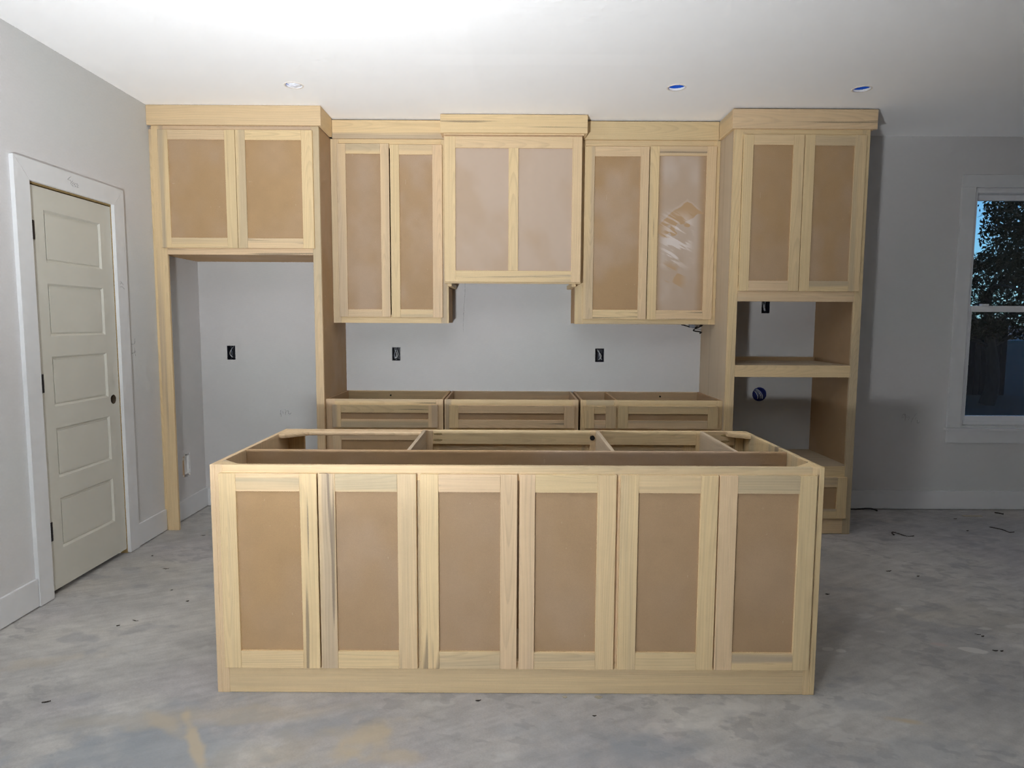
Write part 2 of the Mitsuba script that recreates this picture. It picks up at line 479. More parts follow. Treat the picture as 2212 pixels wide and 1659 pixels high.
struct('wall_left', 'light grey painted left wall')
m = man((-.14, 0, RY, 0, 0, HC)) - man((-.2, .05, DY0, DY1, -.05, DZ1))
hy0, hy1, hz0, hz1 = HOLE
jag = [(hy0, hz0 + .02), (hy0 + .012, hz0), (hy0 + .05, hz0 + .006), (hy0 + .09, hz0 - .004), (hy1, hz0 + .012), (hy1 + .004, hz0 + .05), (hy1 - .004, hz0 + .11), (hy1, hz1 - .012),
       (hy1 - .006, hz1 + .012), (hy1 - .03, hz1 - .002), (hy1 - .06, hz1 + .004), (hy1 - .085, hz1 - .008), (hy0 + .018, hz1 - .006), (hy0 + .002, hz1 - .022), (hy0 + .006, hz1 - .05)]
cut = manifold3d.Manifold.extrude(manifold3d.CrossSection([jag]), 0.11).rotate((90, 0, 90)).translate((-.08, 0, 0))
m = m - cut
vf, uv = planar_uv(m, (1, 2)); scene['wall_left'] = mikit.ply(vf, 'm_wall', uv=uv)
struct('wall_right'); vf, uv = planar_uv(man((RX, RX + .14, RY, 0, 0, HC)), (1, 2)); scene['wall_right'] = mikit.ply(vf, 'm_wall', uv=uv)
struct('wall_front'); vf, uv = planar_uv(man((-.14, RX + .14, RY - .14, RY, 0, HC)), (0, 2)); scene['wall_front'] = mikit.ply(vf, 'm_wall', uv=uv)

# baseboards (a few millimetres off the slab)
struct('baseboard_left', 'white square-edged baseboard')
P('baseboard_left', 'board', 0, .015, RY + .02, -1.803, .006, .143, 'm_trim')
P('baseboard_left', 'board', 0, .015, -.934, -.601, .006, .143, 'm_trim')
P('baseboard_left', 'board', 0, .015, -.579, -.001, .006, .143, 'm_trim')
struct('baseboard_back', 'white square-edged baseboard')
P('baseboard_back', 'board', .0155, 1.058, -.015, 0, .006, .143, 'm_trim')
P('baseboard_back', 'board', 4.562, RX - .001, -.015, 0, .006, .143, 'm_trim')
struct('baseboard_right'); scene['baseboard_right'] = mikit.ply(cbox(RX - .015, RX, RY + .02, -.016, .006, .143), 'm_trim')

# ------------------------------------------------------------------ the door in the left wall
struct('door_1', 'cream five-panel interior door with black hinges, no knob yet')
SX = -.002                                  # face of the slab
sy0, sy1, sz0, sz1 = -1.694, -1.040, .028, 2.040
m = man((SX - .035, SX, sy0, sy1, sz0, sz1))
PAN = [(1.933, 1.677), (1.575, 1.312), (1.211, .956), (.848, .592), (.486, .226)]
py0, py1 = -1.590, -1.140
for zt, zb in PAN:
    for i, d in enumerate((.006, .003)):
        e = .011 * i
    # a stepped recess: sloped moulding down to a flat field
    hull = manifold3d.Manifold.hull_points([(SX + .001, y, z) for y in (py0, py1) for z in (zb, zt)] + [(SX - .011, y, z) for y in (py0 + .011, py1 - .011) for z in (zb + .011, zt - .011)])
    m = m - hull
    m = m + (man((SX - .012, SX - .0055, py0 + .018, py1 - .018, zb + .018, zt - .018)))
m = m - cylm((SX - .1, -1.097, .938), .0265, .2, 'x')
put('door_1', 'slab', mikit.ply(m, 'm_door'))
put('door_1', 'knob_bore', mikit.ply(ring_mesh(.0262, .0275, .033).rotate((0, 90, 0)).translate((SX - .034, -1.097, .938)), 'm_bore'), 'bare bore hole for a door knob')
P('door_1', 'jamb', -.14, 0.0, DY0, DY0 + .015, 0, DZ1, 'm_jamb')
P('door_1', 'jamb', -.14, 0.0, DY1 - .0115, DY1, 0, DZ1, 'm_jamb')
P('door_1', 'jamb', -.14, 0.0, DY0 + .015, DY1 - .0115, DZ1 - .015, DZ1, 'm_jamb')
P('door_1', 'stop', -.055, -.040, DY1 - .022, DY1 - .0115, 0, DZ1 - .015, 'm_trim')
P('door_1', 'stop', -.055, -.040, DY0 + .015, DY1 - .022, DZ1 - .027, DZ1 - .015, 'm_trim')
# mitred casing, 20 mm thick
CY0, CY1, CI0, CI1, CZ, CZI = -1.800, -.937, -1.703, -1.034, 2.152, 2.054


def prism_x(poly, x0, x1):
    return manifold3d.Manifold.extrude(manifold3d.CrossSection([poly], manifold3d.FillRule.NonZero), x1 - x0).rotate((90, 0, 90)).translate((x0, 0, 0))


put('door_1', 'casing', mikit.ply(prism_x([(CY0, .004), (CI0, .004), (CI0, CZI), (CY0, CZ)], 0, .02), 'm_trim'))
rc = put('door_1', 'casing', mikit.ply(prism_x([(CI1, .004), (CY1, .004), (CY1, CZ), (CI1, CZI)], 0, .02), 'm_trim'))
tc = put('door_1', 'casing', mikit.ply(prism_x([(CI0, CZI + .0008), (CI1, CZI + .0008), (CY1, CZ + .0008), (CY0, CZ + .0008)], 0, .02), 'm_trim'))
for z0, z1 in ((1.780, 1.872), (1.036, 1.128), (.286, .382)):
    hm = cat([cbox(-.001, .0035, -1.703, -1.664, z0, z1, .0005), tube([(.006, -1.695, z0 - .002), (.006, -1.695, z1 + .002)], .0055, 12)])
    put('door_1', 'hinge', mikit.ply(hm, 'm_black'))
# dark room behind the door's gap: floor carries on; a closed back
struct('wall_closet'); scene['wall_closet'] = mikit.ply(cbox(-.30, -.20, DY0 - .3, DY1 + .3, 0, HC), 'm_wall')

# ------------------------------------------------------------------ the window in the back wall
struct('window_1', 'white single-hung window with dark glass, dusk outside')
Y0 = -.02
P('window_1', 'casing', 5.557, 5.656, Y0, 0, .627, 2.382, 'm_trim')
P('window_1', 'casing', WX1 - .004, WX1 + .096, Y0, 0, .627, 2.382, 'm_trim')
P('window_1', 'casing', 5.557, WX1 + .096, Y0, 0, 2.3825, 2.470, 'm_trim')
P('window_1', 'stool', 5.545, WX1 + .108, -.032, .06, .606, .6265, 'm_trim')
P('window_1', 'apron', 5.563, WX1 + .09, Y0, 0, .512, .6055, 'm_trim')
P('window_1', 'frame', WX0, WX0 + .03, .015, .13, .640, 2.385, 'm_vinyl')
P('window_1', 'frame', WX1 - .03, WX1, .015, .13, .640, 2.385, 'm_vinyl')
P('window_1', 'frame', WX0 + .03, WX1 - .03, .015, .13, 2.350, 2.385, 'm_vinyl')
P('window_1', 'frame', WX0 + .03, WX1 - .03, .06, .13, .640, .668, 'm_vinyl')


def sash(z0, z1, y0, y1, bot, top):
    s = node('window_1', 'sash')
    P(s, 'stile', WX0 + .03, WX0 + .065, y0, y1, z0, z1, 'm_vinyl')
    P(s, 'stile', WX1 - .065, WX1 - .03, y0, y1, z0, z1, 'm_vinyl')
    P(s, 'rail', WX0 + .065, WX1 - .065, y0, y1, z0, z0 + bot, 'm_vinyl')
    P(s, 'rail', WX0 + .065, WX1 - .065, y0, y1, z1 - top, z1, 'm_vinyl')
    ym = (y0 + y1) / 2
    a, b, c_, d = WX0 + .06, WX1 - .06, z0 + bot - .004, z1 - top + .004
    put(s, 'pane', mikit.ply((np.array([[a, ym, c_], [b, ym, c_], [b, ym, d], [a, ym, d]]), np.array([[0, 1, 2, 3]])), 'm_glass'))
    return s


up = sash(1.492, 2.348, .082, .115, .035, .040)
lo = sash(.669, 1.534, .045, .078, .040, .045)
P(lo, 'latch', 5.80, 5.855, .048, .075, 1.5345, 1.548, 'm_vinyl')

# ------------------------------------------------------------------ cabinets
FT = .019      # thickness of face frames and doors


def shaker(parent, name, x0, x1, y, z0, z1, px0, px1, pz0, pz1, mat='m_mdf', wide=False, centre=False):
    """A framed door or drawer front: two stiles, two rails and a recessed sheet panel. y is the plane it is fixed to; the front stands FT proud."""
    d = node(parent, name)
    f, b = y - FT, y - .0004
    B(d, 'stile', x0, px0, f, b, z0, z1, 'z')
    B(d, 'stile', px1, x1, f, b, z0, z1, 'z')
    B(d, 'rail', px0, px1, f + .0002, b, pz1, z1, 'x')
    B(d, 'rail', px0, px1, f + .0002, b, z0, pz0, 'x')
    B(d, 'panel', px0 - .004, px1 + .004, f + .0105, b - .003, pz0 - .004, pz1 + .004, 'x' if wide else 'z', mat, c=.0005, centre=centre)
    return d


# --- refrigerator surround
yF = -.599
fc = thing('refrigerator_cabinet', 'tall poplar refrigerator surround with two doors above an empty bay, beside the left wall', 'cabinet')
B(fc, 'filler', .0, .018, yF + .004, yF + FT + .004, 0, 2.60, 'z')
B(fc, 'stile', .018, .092, yF, yF + FT, 0, 2.62, 'z')
B(fc, 'stile', 1.027, 1.078, yF, yF + FT, 0, 2.62, 'z')
B(fc, 'rail', .092, 1.027, yF, yF + FT, 1.818, 1.880, 'x')
B(fc, 'rail', .092, 1.027, yF, yF + FT, 2.56, 2.62, 'x')
B(fc, 'side_panel', 1.060, 1.078, yF + FT, -.001, 0, 2.62, 'z', 'm_mdf', label='brown sheet side panel')
B(fc, 'bottom_panel', .001, 1.060, yF + FT, -.001, 1.825, 1.843, 'x', 'm_mdf')
B(fc, 'back_panel', .001, 1.060, -.012, -.001, 1.843, 2.62, 'x', 'm_mdf')
B(fc, 'side_panel', .001, .017, yF + FT, -.012, 1.843, 2.62, 'z', 'm_mdf')
shaker(fc, 'door', .066, .5535, yF, 1.858, 2.592, .129, .4875, 1.923, 2.531)
shaker(fc, 'door', .5565, 1.041, yF, 1.858, 2.592, .617, .971, 1.921, 2.530)
B(fc, 'crown', .001, 1.098, yF - FT, yF, 2.620, 2.741, 'x')
B(fc, 'crown', 1.0785, 1.0975, yF + .0003, -.3548, 2.620, 2.741, 'y')

# --- wall cabinets either side of the hood
yU = -.335


def wall_cabinet(label, x0, x1, s0, s1, doors, mats, ret0, ret1):
    w = thing('wall_cabinet', label, 'cabinet')
    zb, zt = 1.385, 2.615
    B(w, 'stile', x0, x0 + s0, yU, yU + FT, zb, zt, 'z')
    B(w, 'stile', x1 - s1, x1, yU, yU + FT, zb, zt, 'z')
    B(w, 'rail', x0 + s0, x1 - s1, yU, yU + FT, zb, zb + .058, 'x')
    B(w, 'rail', x0 + s0, x1 - s1, yU, yU + FT, 2.555, zt, 'x')
    B(w, 'side_panel', x0 + .004, x0 + .020, yU + FT, -.001, zb + .004, zt, 'z', 'm_mdf')
    B(w, 'side_panel', x1 - .020, x1 - .004, yU + FT, -.001, zb + .004, zt, 'z', 'm_mdf')
    B(w, 'bottom_panel', x0 + .020, x1 - .020, yU + FT, -.001, zb + .030, zb + .045, 'x', 'm_mdf')
    B(w, 'back_panel', x0 + .020, x1 - .020, -.010, -.001, zb + .045, zt, 'x', 'm_mdf')
    B(w, 'top_panel', x0 + .020, x1 - .020, yU + FT, -.010, zt - .016, zt, 'x', 'm_mdf')
    for d, mt in zip(doors, mats):
        shaker(w, 'door', d[0], d[1], yU, d[2], d[3], d[4], d[5], d[6], d[7], mt, centre=mt == 'm_mdf_stain')
    B(w, 'crown', x0 + ret0, x1 - ret1, yU - FT, yU, 2.613, 2.733, 'x')
    return w


wall_cabinet('poplar wall cabinet with two brown-panelled doors, left of the range hood', 1.0795, 1.872, .055, .052,
             [(1.126, 1.4755, 1.427, 2.581, 1.185, 1.4165, 1.479, 2.514), (1.4825, 1.832, 1.424, 2.576, 1.5435, 1.766, 1.480, 2.510)], ['m_mdf', 'm_mdf'], .0183, .005)
wr = wall_cabinet('poplar wall cabinet with smeared right door panel, right of the range hood', 2.736, 3.702, .060, .045,
                  [(2.790, 3.2225, 1.419, 2.570, 2.857, 3.165, 1.484, 2.505), (3.2285, 3.6745, 1.419, 2.574, 3.291, 3.609, 1.482, 2.511)], ['m_mdf', 'm_mdf_stain'], .005, .0185)

# --- range hood cover
yH = -.436
hd = thing('range_hood_cover', 'pale poplar box hood with two dusty panels and the tallest crown, over the range gap', 'range hood')
hx0, hx1, hz0_, hz1_ = 1.853, 2.765, 1.652, 2.622
B(hd, 'side_panel', hx0, hx0 + .018, yH + FT, -.3562, hz0_, hz1_, 'z')
B(hd, 'side_panel', hx1 - .018, hx1, yH + FT, -.3562, hz0_, hz1_, 'z')
B(hd, 'rail', hx0, hx1, yH, yH + FT, 2.56, hz1_, 'x')
B(hd, 'rail', hx0, hx1, yH, yH + FT, hz0_, 1.72, 'x')
B(hd, 'stile', hx0, hx0 + .06, yH, yH + FT, 1.72, 2.56, 'z')
B(hd, 'stile', hx1 - .06, hx1, yH, yH + FT, 1.72, 2.56, 'z')
B(hd, 'backing', hx0 + .061, hx1 - .061, yH + .006, yH + FT - .004, 1.7205, 2.5595, 'x', 'm_mdf')
B(hd, 'cleat', 1.8725, 1.900, yH + FT + .001, -.02, 1.634, 1.662, 'y')
B(hd, 'cleat', 2.706, 2.7355, yH + FT + .001, -.02, 1.634, 1.662, 'y')
d = node(hd, 'front')
f, b = yH - FT, yH - .0004
B(d, 'stile', 1.858, 1.930, f, b, 1.661, 2.604, 'z'); B(d, 'stile', 2.698, 2.761, f, b, 1.661, 2.604, 'z')
B(d, 'rail', 1.930, 2.698, f + .0002, b, 2.530, 2.604, 'x'); B(d, 'rail', 1.930, 2.698, f + .0002, b, 1.661, 1.736, 'x')
B(d, 'stile', 2.2795, 2.344, f + .0002, b, 1.736, 2.530, 'z')
B(d, 'panel', 1.926, 2.283, f + .0105, b - .003, 1.732, 2.534, 'z', 'm_mdf_pale', c=.0005)
B(d, 'panel', 2.340, 2.702, f + .0105, b - .003, 1.732, 2.534, 'z', 'm_mdf_pale', c=.0005)
B(hd, 'crown', 1.834, 2.792, yH - .040, yH - .020, 2.620, 2.736, 'x')
B(hd, 'crown', 1.834, 1.8527, yH - .0198, -.3562, 2.620, 2.736, 'y')
B(hd, 'crown', 2.7733, 2.792, yH - .0198, -.3562, 2.620, 2.736, 'y')
B(hd, 'crown_backer', 1.8531, 2.773, yH - .0196, yH - .0005, 2.612, 2.640, 'x')

# --- tall oven cabinet
yT = -.613
oc = thing('oven_cabinet', 'tall poplar oven cabinet with two open bays and a shelf, nearest the window', 'cabinet')
tx0, tx1 = 3.703, 4.560
B(oc, 'stile', tx0, 3.758, yT, yT + FT, 0, 2.62, 'z')
B(oc, 'stile', 4.509, tx1, yT, yT + FT, 0, 2.62, 'z')
B(oc, 'rail', 3.758, 4.509, yT, yT + FT, 2.55, 2.62, 'x')
B(oc, 'rail', 3.758, 4.509, yT, yT + FT, 1.536, 1.630, 'x')
B(oc, 'rail', 3.758, 4.509, yT, yT + FT, .360, .456, 'x')
B(oc, 'toe_board', 3.758, 4.509, yT, yT + FT, .004, .150, 'x')
B(oc, 'side_panel', tx0, tx0 + .018, yT + FT, -.001, .004, 2.62, 'z', 'm_ply')
B(oc, 'side_panel', tx1 - .018, tx1, yT + FT, -.001, .004, 2.62, 'z', 'm_mdf')
B(oc, 'shelf', tx0 + .018, tx1 - .018, yT + FT, -.03, 1.105, 1.123, 'x', 'm_ply')
B(oc, 'shelf_edge', 3.758, 4.509, yT + .002, yT + FT, 1.047, 1.124, 'x')
B(oc, 'cleat', tx0 + .018, tx1 - .018, -.029, -.001, 1.060, 1.150, 'x')
B(oc, 'shelf', tx0 + .018, tx1 - .018, yT + FT, -.001, .440, .456, 'x', 'm_ply')
B(oc, 'bottom_panel', tx0 + .018, tx1 - .018, yT + FT, -.001, 1.560, 1.576, 'x', 'm_mdf')
B(oc, 'back_panel', tx0 + .018, tx1 - .018, -.010, -.001, 1.576, 2.62, 'x', 'm_mdf')
shaker(oc, 'door', 3.759, 4.139, yT, 1.602, 2.577, 3.820, 4.072, 1.668, 2.513)
shaker(oc, 'door', 4.1435, 4.530, yT, 1.602, 2.575, 4.207, 4.458, 1.668, 2.510)
shaker(oc, 'drawer', 3.745, 4.520, yT, .111, .388, 3.806, 4.456, .176, .323, wide=True)
B(oc, 'crown', 3.684, 4.592, yT - FT, yT - .0002, 2.611, 2.731, 'x')
B(oc, 'crown', 3.684, 3.7028, yT, yU - FT - .0005, 2.611, 2.731, 'y')
B(oc, 'crown', 4.5605, 4.5795, yT, -.001, 2.611, 2.731, 'y')

# --- base cabinets along the back wall
yB, zB = -.560, .884


def base_cabinet(label, x0, x1, fronts, stiles, parts=(), holes=(), post=None):
    w = thing('base_cabinet', label, 'cabinet')
    B(w, 'side_panel', x0, x0 + .016, yB + FT, -.001, .0, zB, 'y', 'm_mdf')
    B(w, 'side_panel', x1 - .016, x1, yB + FT, -.001, .0, zB, 'y', 'm_mdf')
    for a, b_ in stiles:
        B(w, 'stile', a, b_, yB, yB + FT, .0, zB, 'z')
    ins = [s for s in stiles]
    for (a, b_), (c_, d_) in zip(ins[:-1], ins[1:]):
        B(w, 'rail', b_, c_, yB, yB + FT, .838, zB, 'x')
        B(w, 'rail', b_, c_, yB, yB + FT, .672, .710, 'x')
        B(w, 'rail', b_, c_, yB, yB + FT, .355, .395, 'x')
        B(w, 'rail', b_, c_, yB, yB + FT, .0, .115, 'x')
    B(w, 'back_panel', x0 + .016, x1 - .016, -.016, -.001, .0, zB, 'x')
    B(w, 'bottom_panel', x0 + .016, x1 - .016, yB + FT, -.016, .10, .116, 'x', 'm_mdf')
    for px in parts:
        B(w, 'divider', px - .008, px + .008, yB + FT, -.016, .116, zB, 'y', 'm_mdf')
    for hx, hz in holes:
        put(w, 'screw_hole', mikit.ply(cylm((hx, -.0168, hz), .006, .0009, 'y', 16), 'm_black'))
    for x0_, x1_, p0, p1 in fronts:
        shaker(w, 'drawer', x0_, x1_, yB, .697, .848, p0, p1, .752, .795, wide=True)
        shaker(w, 'drawer', x0_, x1_, yB, .385, .682, p0, p1, .445, .613, wide=True)
        shaker(w, 'drawer', x0_, x1_, yB, .105, .370, p0, p1, .165, .306, wide=True)
    return w


base_cabinet('open-topped poplar base cabinet left of the range gap, against the refrigerator surround', 1.0785, 1.854, [(1.123, 1.820, 1.180, 1.757)], [(1.0785, 1.135), (1.807, 1.854)], holes=[(1.407, .850)])
base_cabinet('open-topped poplar base cabinet in the middle of the back row, below the range hood', 1.862, 2.750, [(1.894, 2.723, 1.956, 2.654)], [(1.862, 1.906), (2.712, 2.750)])
base_cabinet('open-topped poplar base cabinet with a narrow and a wide drawer column, against the oven cabinet', 2.764, 3.7025, [(2.789, 2.997, 2.853, 2.929), (3.011, 3.670, 3.077, 3.604)],
             [(2.764, 2.800), (2.985, 3.022), (3.658, 3.7025)], parts=[3.004], holes=[(3.410, .850)])

# --- island
yI0, yI1, zI = -2.534, -1.713, .871
ix0, ix1 = 1.206, 3.452
isl = thing('kitchen_island', 'long open-topped poplar island cabinet with six panelled doors facing the room', 'kitchen island')
B(isl, 'side_panel', ix0, ix0 + .018, yI0, yI1, 0, zI, 'z')
B(isl, 'side_panel', ix1 - .018, ix1, yI0, yI1, 0, zI, 'z')
B(isl, 'stile', ix0 + .018, 1.252, yI0, yI0 + FT, 0, zI, 'z')
B(isl, 'stile', 3.408, ix1 - .018, yI0, yI0 + FT, 0, zI, 'z')
B(isl, 'rail', 1.252, 3.408, yI0, yI0 + FT, .816, zI, 'x')
B(isl, 'toe_board', 1.252, 3.408, yI0, yI0 + FT, .001, .128, 'x')
B(isl, 'stile', 1.945, 1.994, yI0, yI0 + FT, .128, .816, 'z')
B(isl, 'stile', 2.672, 2.723, yI0, yI0 + FT, .128, .816, 'z')
for x0_, x1_, p0, p1 in [(1.245, 1.6005, 1.306, 1.538), (1.6055, 1.962, 1.667, 1.893), (1.9765, 2.3300, 2.0425, 2.268), (2.3375, 2.6905, 2.395, 2.622), (2.705, 3.0605, 2.7715, 2.998), (3.0655, 3.4190, 3.131, 3.357)]:
    shaker(isl, 'door', x0_, x1_, yI0, .1055, .843, p0, p1, .172, .777)
B(isl, 'partition', ix0 + .018, ix1 - .018, -2.243, -2.227, .02, zI - .001, 'x', 'm_mdf')
for px in (1.886, 2.724, 3.230):
    B(isl, 'divider', px - .008, px + .008, -2.227, yI1 - FT, .02, zI, 'y', 'm_ply')
B(isl, 'bottom_panel', ix0 + .018, ix1 - .018, yI0 + FT, -2.243, .10, .116, 'x', 'm_mdf')
B(isl, 'bottom_panel', 1.895, ix1 - .018, -2.227, yI1 - FT, .10, .116, 'x', 'm_mdf')
# back of the island: an open bay at the left with a flat stretcher, framed drawer fronts in the other bays
B(isl, 'stretcher', ix0 + .018, 1.876, -1.786, yI1, .851, zI - .0005, 'x')
B(isl, 'stile', ix0 + .018, 1.300, yI1 - FT, yI1, 0, .850, 'z')
B(isl, 'stile', 1.876, 1.925, yI1 - FT, yI1, 0, zI, 'z')
B(isl, 'stile', 2.690, 2.752, yI1 - FT, yI1, 0, zI, 'z')
B(isl, 'stile', 3.205, 3.262, yI1 - FT, yI1, 0, zI, 'z')
B(isl, 'stile', 3.392, ix1 - .018, yI1 - FT, yI1, 0, zI, 'z')
for a, b_ in ((1.925, 2.690), (2.752, 3.205), (3.262, 3.392)):
    B(isl, 'rail', a, b_, yI1 - FT, yI1, .802, zI, 'x')
    B(isl, 'rail', a, b_, yI1 - FT, yI1, .0, .11, 'x')
for a, b_, p0, p1 in ((1.905, 2.710, 1.985, 2.630), (2.735, 3.222, 2.805, 3.150), (3.245, 3.410, 3.300, 3.352)):
    dr_ = node(isl, 'drawer')
    y_ = yI1 + .0004
    B(dr_, 'stile', a, p0, y_, y_ + FT, .62, .843, 'z'); B(dr_, 'stile', p1, b_, y_, y_ + FT, .62, .843, 'z')
    B(dr_, 'rail', p0, p1, y_, y_ + FT, .752, .843, 'x'); B(dr_, 'rail', p0, p1, y_, y_ + FT, .62, .68, 'x')
    B(dr_, 'panel', p0 - .004, p1 + .004, y_ + .004, y_ + .010, .676, .756, 'x', 'm_mdf', c=.0005)
    B(isl, 'back_panel', a, b_, y_, y_ + FT, .11, .61, 'x', 'm_mdf')


def prism_z(poly, z0, z1, grain='x'):
    mm = manifold3d.Manifold.extrude(manifold3d.CrossSection([poly], manifold3d.FillRule.Positive), z1 - z0).translate((0, 0, z0)).to_mesh()
    return board(None, grain, mesh=(mm.vert_properties[:, :3], mm.tri_verts))


yf = yI0 + FT
put(isl, 'corner_block', prism_z([(ix0 + .018, yf), (ix0 + .098, yf), (ix0 + .018, yf + .075)], zI - .019, zI - .0007))
put(isl, 'corner_block', prism_z([(ix1 - .018, yf), (ix1 - .018, yf + .075), (ix1 - .098, yf)], zI - .019, zI - .0007))
put(isl, 'corner_block', prism_z([(ix0 + .018, -1.787), (ix0 + .018, -1.862), (ix0 + .045, -1.862), (ix0 + .135, -1.787)], zI - .020, zI - .0012))
put(isl, 'corner_block', prism_z([(ix1 - .018, -1.733), (ix1 - .105, -1.733), (ix1 - .105, -1.768), (ix1 - .018, -1.83)], zI - .020, zI - .0012))
# pocket holes on the inner face of the back rails
for hx in (1.950, 3.345):
    for hz in (.852, .822):
        q = trimesh.creation.icosphere(2, 1.0)
        q.apply_scale([.022, .0015, .0055]); q.apply_translation([hx, yI1 - FT, hz])
        put(isl, 'pocket_hole', mikit.ply(q, 'm_jamb'))
q = cylm((2.700, yI1 - FT - .004, .836), .012, .005, 'y', 20)
put(isl, 'knot_hole', mikit.ply(q, 'm_black'))

# ------------------------------------------------------------------ electrical boxes, pipes, wires
BOXLAB = ['black outlet box with loose pale wires in the refrigerator bay wall', 'black outlet box with crossed wires on the backsplash, left of the range gap',
          'black outlet box with wires on the backsplash, right of the range gap', 'black outlet box in the wall inside the upper oven bay']
for (x0, x1, z0, z1), lab in zip(BOXES, BOXLAB):
    e = thing('electrical_box', lab, 'outlet box')
    m = man((x0 + .0015, x1 - .0015, .002, .070, z0 + .0015, z1 - .0015)) - man((x0 + .004, x1 - .004, -.01, .066, z0 + .004, z1 - .004))
    xc = (x0 + x1) / 2
    m = m + man((xc - .007, xc + .007, .0015, .012, z1 - .013, z1 - .002)) + man((xc - .006, xc + .006, .0015, .012, z0 + .002, z0 + .010))
    put(e, 'box', mikit.ply(m, 'm_boxblack'))
    for k in range(3 if lab != BOXLAB[0] else 2):
        a = rng.uniform(-.016, .020); b_ = rng.uniform(-.018, .018); c_ = rng.uniform(-.014, .018)
        pts = curve([(xc + a, .055, z1 - .008), (xc + (a + b_) / 2, .022, z1 - .030), (xc + b_, .008, (z0 + z1) / 2 - .005), (xc + c_, .012, z0 + .018)], 14)
        put(e, 'wire', mikit.ply(tube(pts, .0024, 7), 'm_wire' if k % 2 == 0 else 'm_wiregrey', smooth=40))
e = thing('round_electrical_box', 'round blue electrical box with bundled pale wires in the lower oven bay wall', 'junction box')
x, z, r_ = ROUND
put(e, 'box', mikit.ply((manifold3d.Manifold.cylinder(.070, r_ - .001, r_ - .001, 48) - manifold3d.Manifold.cylinder(.1, r_ - .005, r_ - .005, 48).translate((0, 0, .004))).rotate((90, 0, 0)).translate((x, .073, z)), 'm_bluedark', smooth=30))
for k in range(5):
    o = -.024 + .012 * k
    pts = curve([(x + o - .012, .060, z + .036), (x + o - .004, .012, z + .018), (x + o + .010, .004, z - .006), (x + o + .016, .014, z - .034)], 14)
    put(e, 'wire', mikit.ply(tube(pts, .0030, 7), ('m_wire', 'm_wiregrey', 'm_wire', 'm_wire', 'm_bluedark')[k], smooth=40))

# hole cut in the left wall of the refrigerator bay, with a white supply box set into it
wb = thing('water_supply_box', 'white plastic box set in a ragged drywall cut-out low in the refrigerator bay', 'supply box')
m = man((-.075, -.006, hy0 + .055, hy1 - .006, hz0 + .020, hz1 - .012)) - man((-.068, .01, hy0 + .060, hy1 - .011, hz0 + .025, hz1 - .017))
put(wb, 'box', mikit.ply(m, 'm_plastic_white'))
put(wb, 'stud', board((-.079, -.012, hy0 + .004, hy0 + .052, hz0 - .02, hz1 + .01), 'z'))
for k, (yy, zz, s) in enumerate([(hy0 + .014, hz1 - .024, .012), (hy0 + .040, hz1 - .004, .010), (hy0 + .012, hz0 + .018, .009), (hy1 - .010, hz0 + .012, .010)]):
    q = trimesh.creation.icosphere(2, s)
    q.vertices *= (0.75 + 0.5 * meshkit.noise(q.vertices * 90 + k))[:, None]
    q.apply_scale([.55, 1, 1]); q.apply_translation([-.003, yy, zz])
    put(wb, 'drywall_crumb', mikit.ply(q, 'm_gypsum'))

# coil of cable ends under the right wall cabinet
cb = thing('cable_end', 'short black cable end hanging under the right wall cabinet', 'cable')
zc = 1.384
put(cb, 'cable', mikit.ply(cat([tube(curve([(3.525, -.13, zc), (3.56, -.15, zc - .010), (3.605, -.15, zc - .020), (3.64, -.13, zc - .012)]), .0045, 8),
                                tube(curve([(3.66, -.12, zc - .004), (3.615, -.15, zc - .032), (3.605, -.155, zc - .040), (3.62, -.15, zc - .046), (3.66, -.12, zc - .062)]), .0042, 8)]), 'm_black', smooth=40))
put(cb, 'strap', mikit.ply(cbox(3.575, 3.612, -.17, -.135, zc - .022, zc + .0005), 'm_wiregrey'))

# black cable along the foot of the back wall by the oven cabinet
q0, q1 = floor_at(1842, 1103), floor_at(1898, 1107)
cc = curve([(4.60, -.022, .006), (4.80, -.020, .006), (q1[0] - .10, -.024, .006), (q1[0] - .03, -.035, .012), (q1[0], -.075, .008)], 30)
k = numbered('floor_cable'); scene[k] = mikit.ply(tube(cc, .005, 8), 'm_black', smooth=40)
labels[k] = {'label': 'black cable lying along the baseboard, its end curling onto the floor by the oven cabinet', 'category': 'cable'}

# ------------------------------------------------------------------ recessed light openings in the ceiling
LLAB = ['recessed light opening stuffed with crumpled plastic film, above the refrigerator surround', 'open recessed light hole with blue housing, above the right wall cabinet',
        'open recessed light hole with blue housing, in front of the oven cabinet']
for i, ((x, y), lab) in enumerate(zip(LIGHTS, LLAB)):
    l = thing('recessed_light', lab, 'ceiling light')
    can = manifold3d.Manifold.cylinder(.105, .0505, .0505, 48) - manifold3d.Manifold.cylinder(.20, .0475, .0475, 48).translate((0, 0, -.103))
    put(l, 'housing', mikit.ply(can.translate((x, y, HC + .012)), 'm_blue', smooth=30))
    put(l, 'rim', mikit.ply(ring_mesh(.0475, .0555, .003).translate((x, y, HC - .0028)), 'm_gypsum', smooth=30), 'pale cut drywall rim')
    if i == 0:
        q = trimesh.creation.icosphere(4, .040)
        dsp = meshkit.fbm(q.vertices * 45, 3)
        q.vertices *= (0.62 + 0.75 * dsp)[:, None]
        q.apply_scale([1.0, 1.0, .55]); q.apply_translation([x + .002, y, HC + .013])
        put(l, 'plastic_film', mikit.ply(q, 'm_film'), 'crumpled translucent film')
    else:
        for s in (-1, 1):
            pts = curve([(x + s * .020, y - .01, HC + .10), (x + s * .030, y - .02, HC + .05), (x + s * .018, y + .01, HC + .030), (x + s * .034, y + .02, HC + .06)], 14)
            put(l, 'wire', mikit.ply(tube(pts, .0025, 7), 'm_wire', smooth=40))

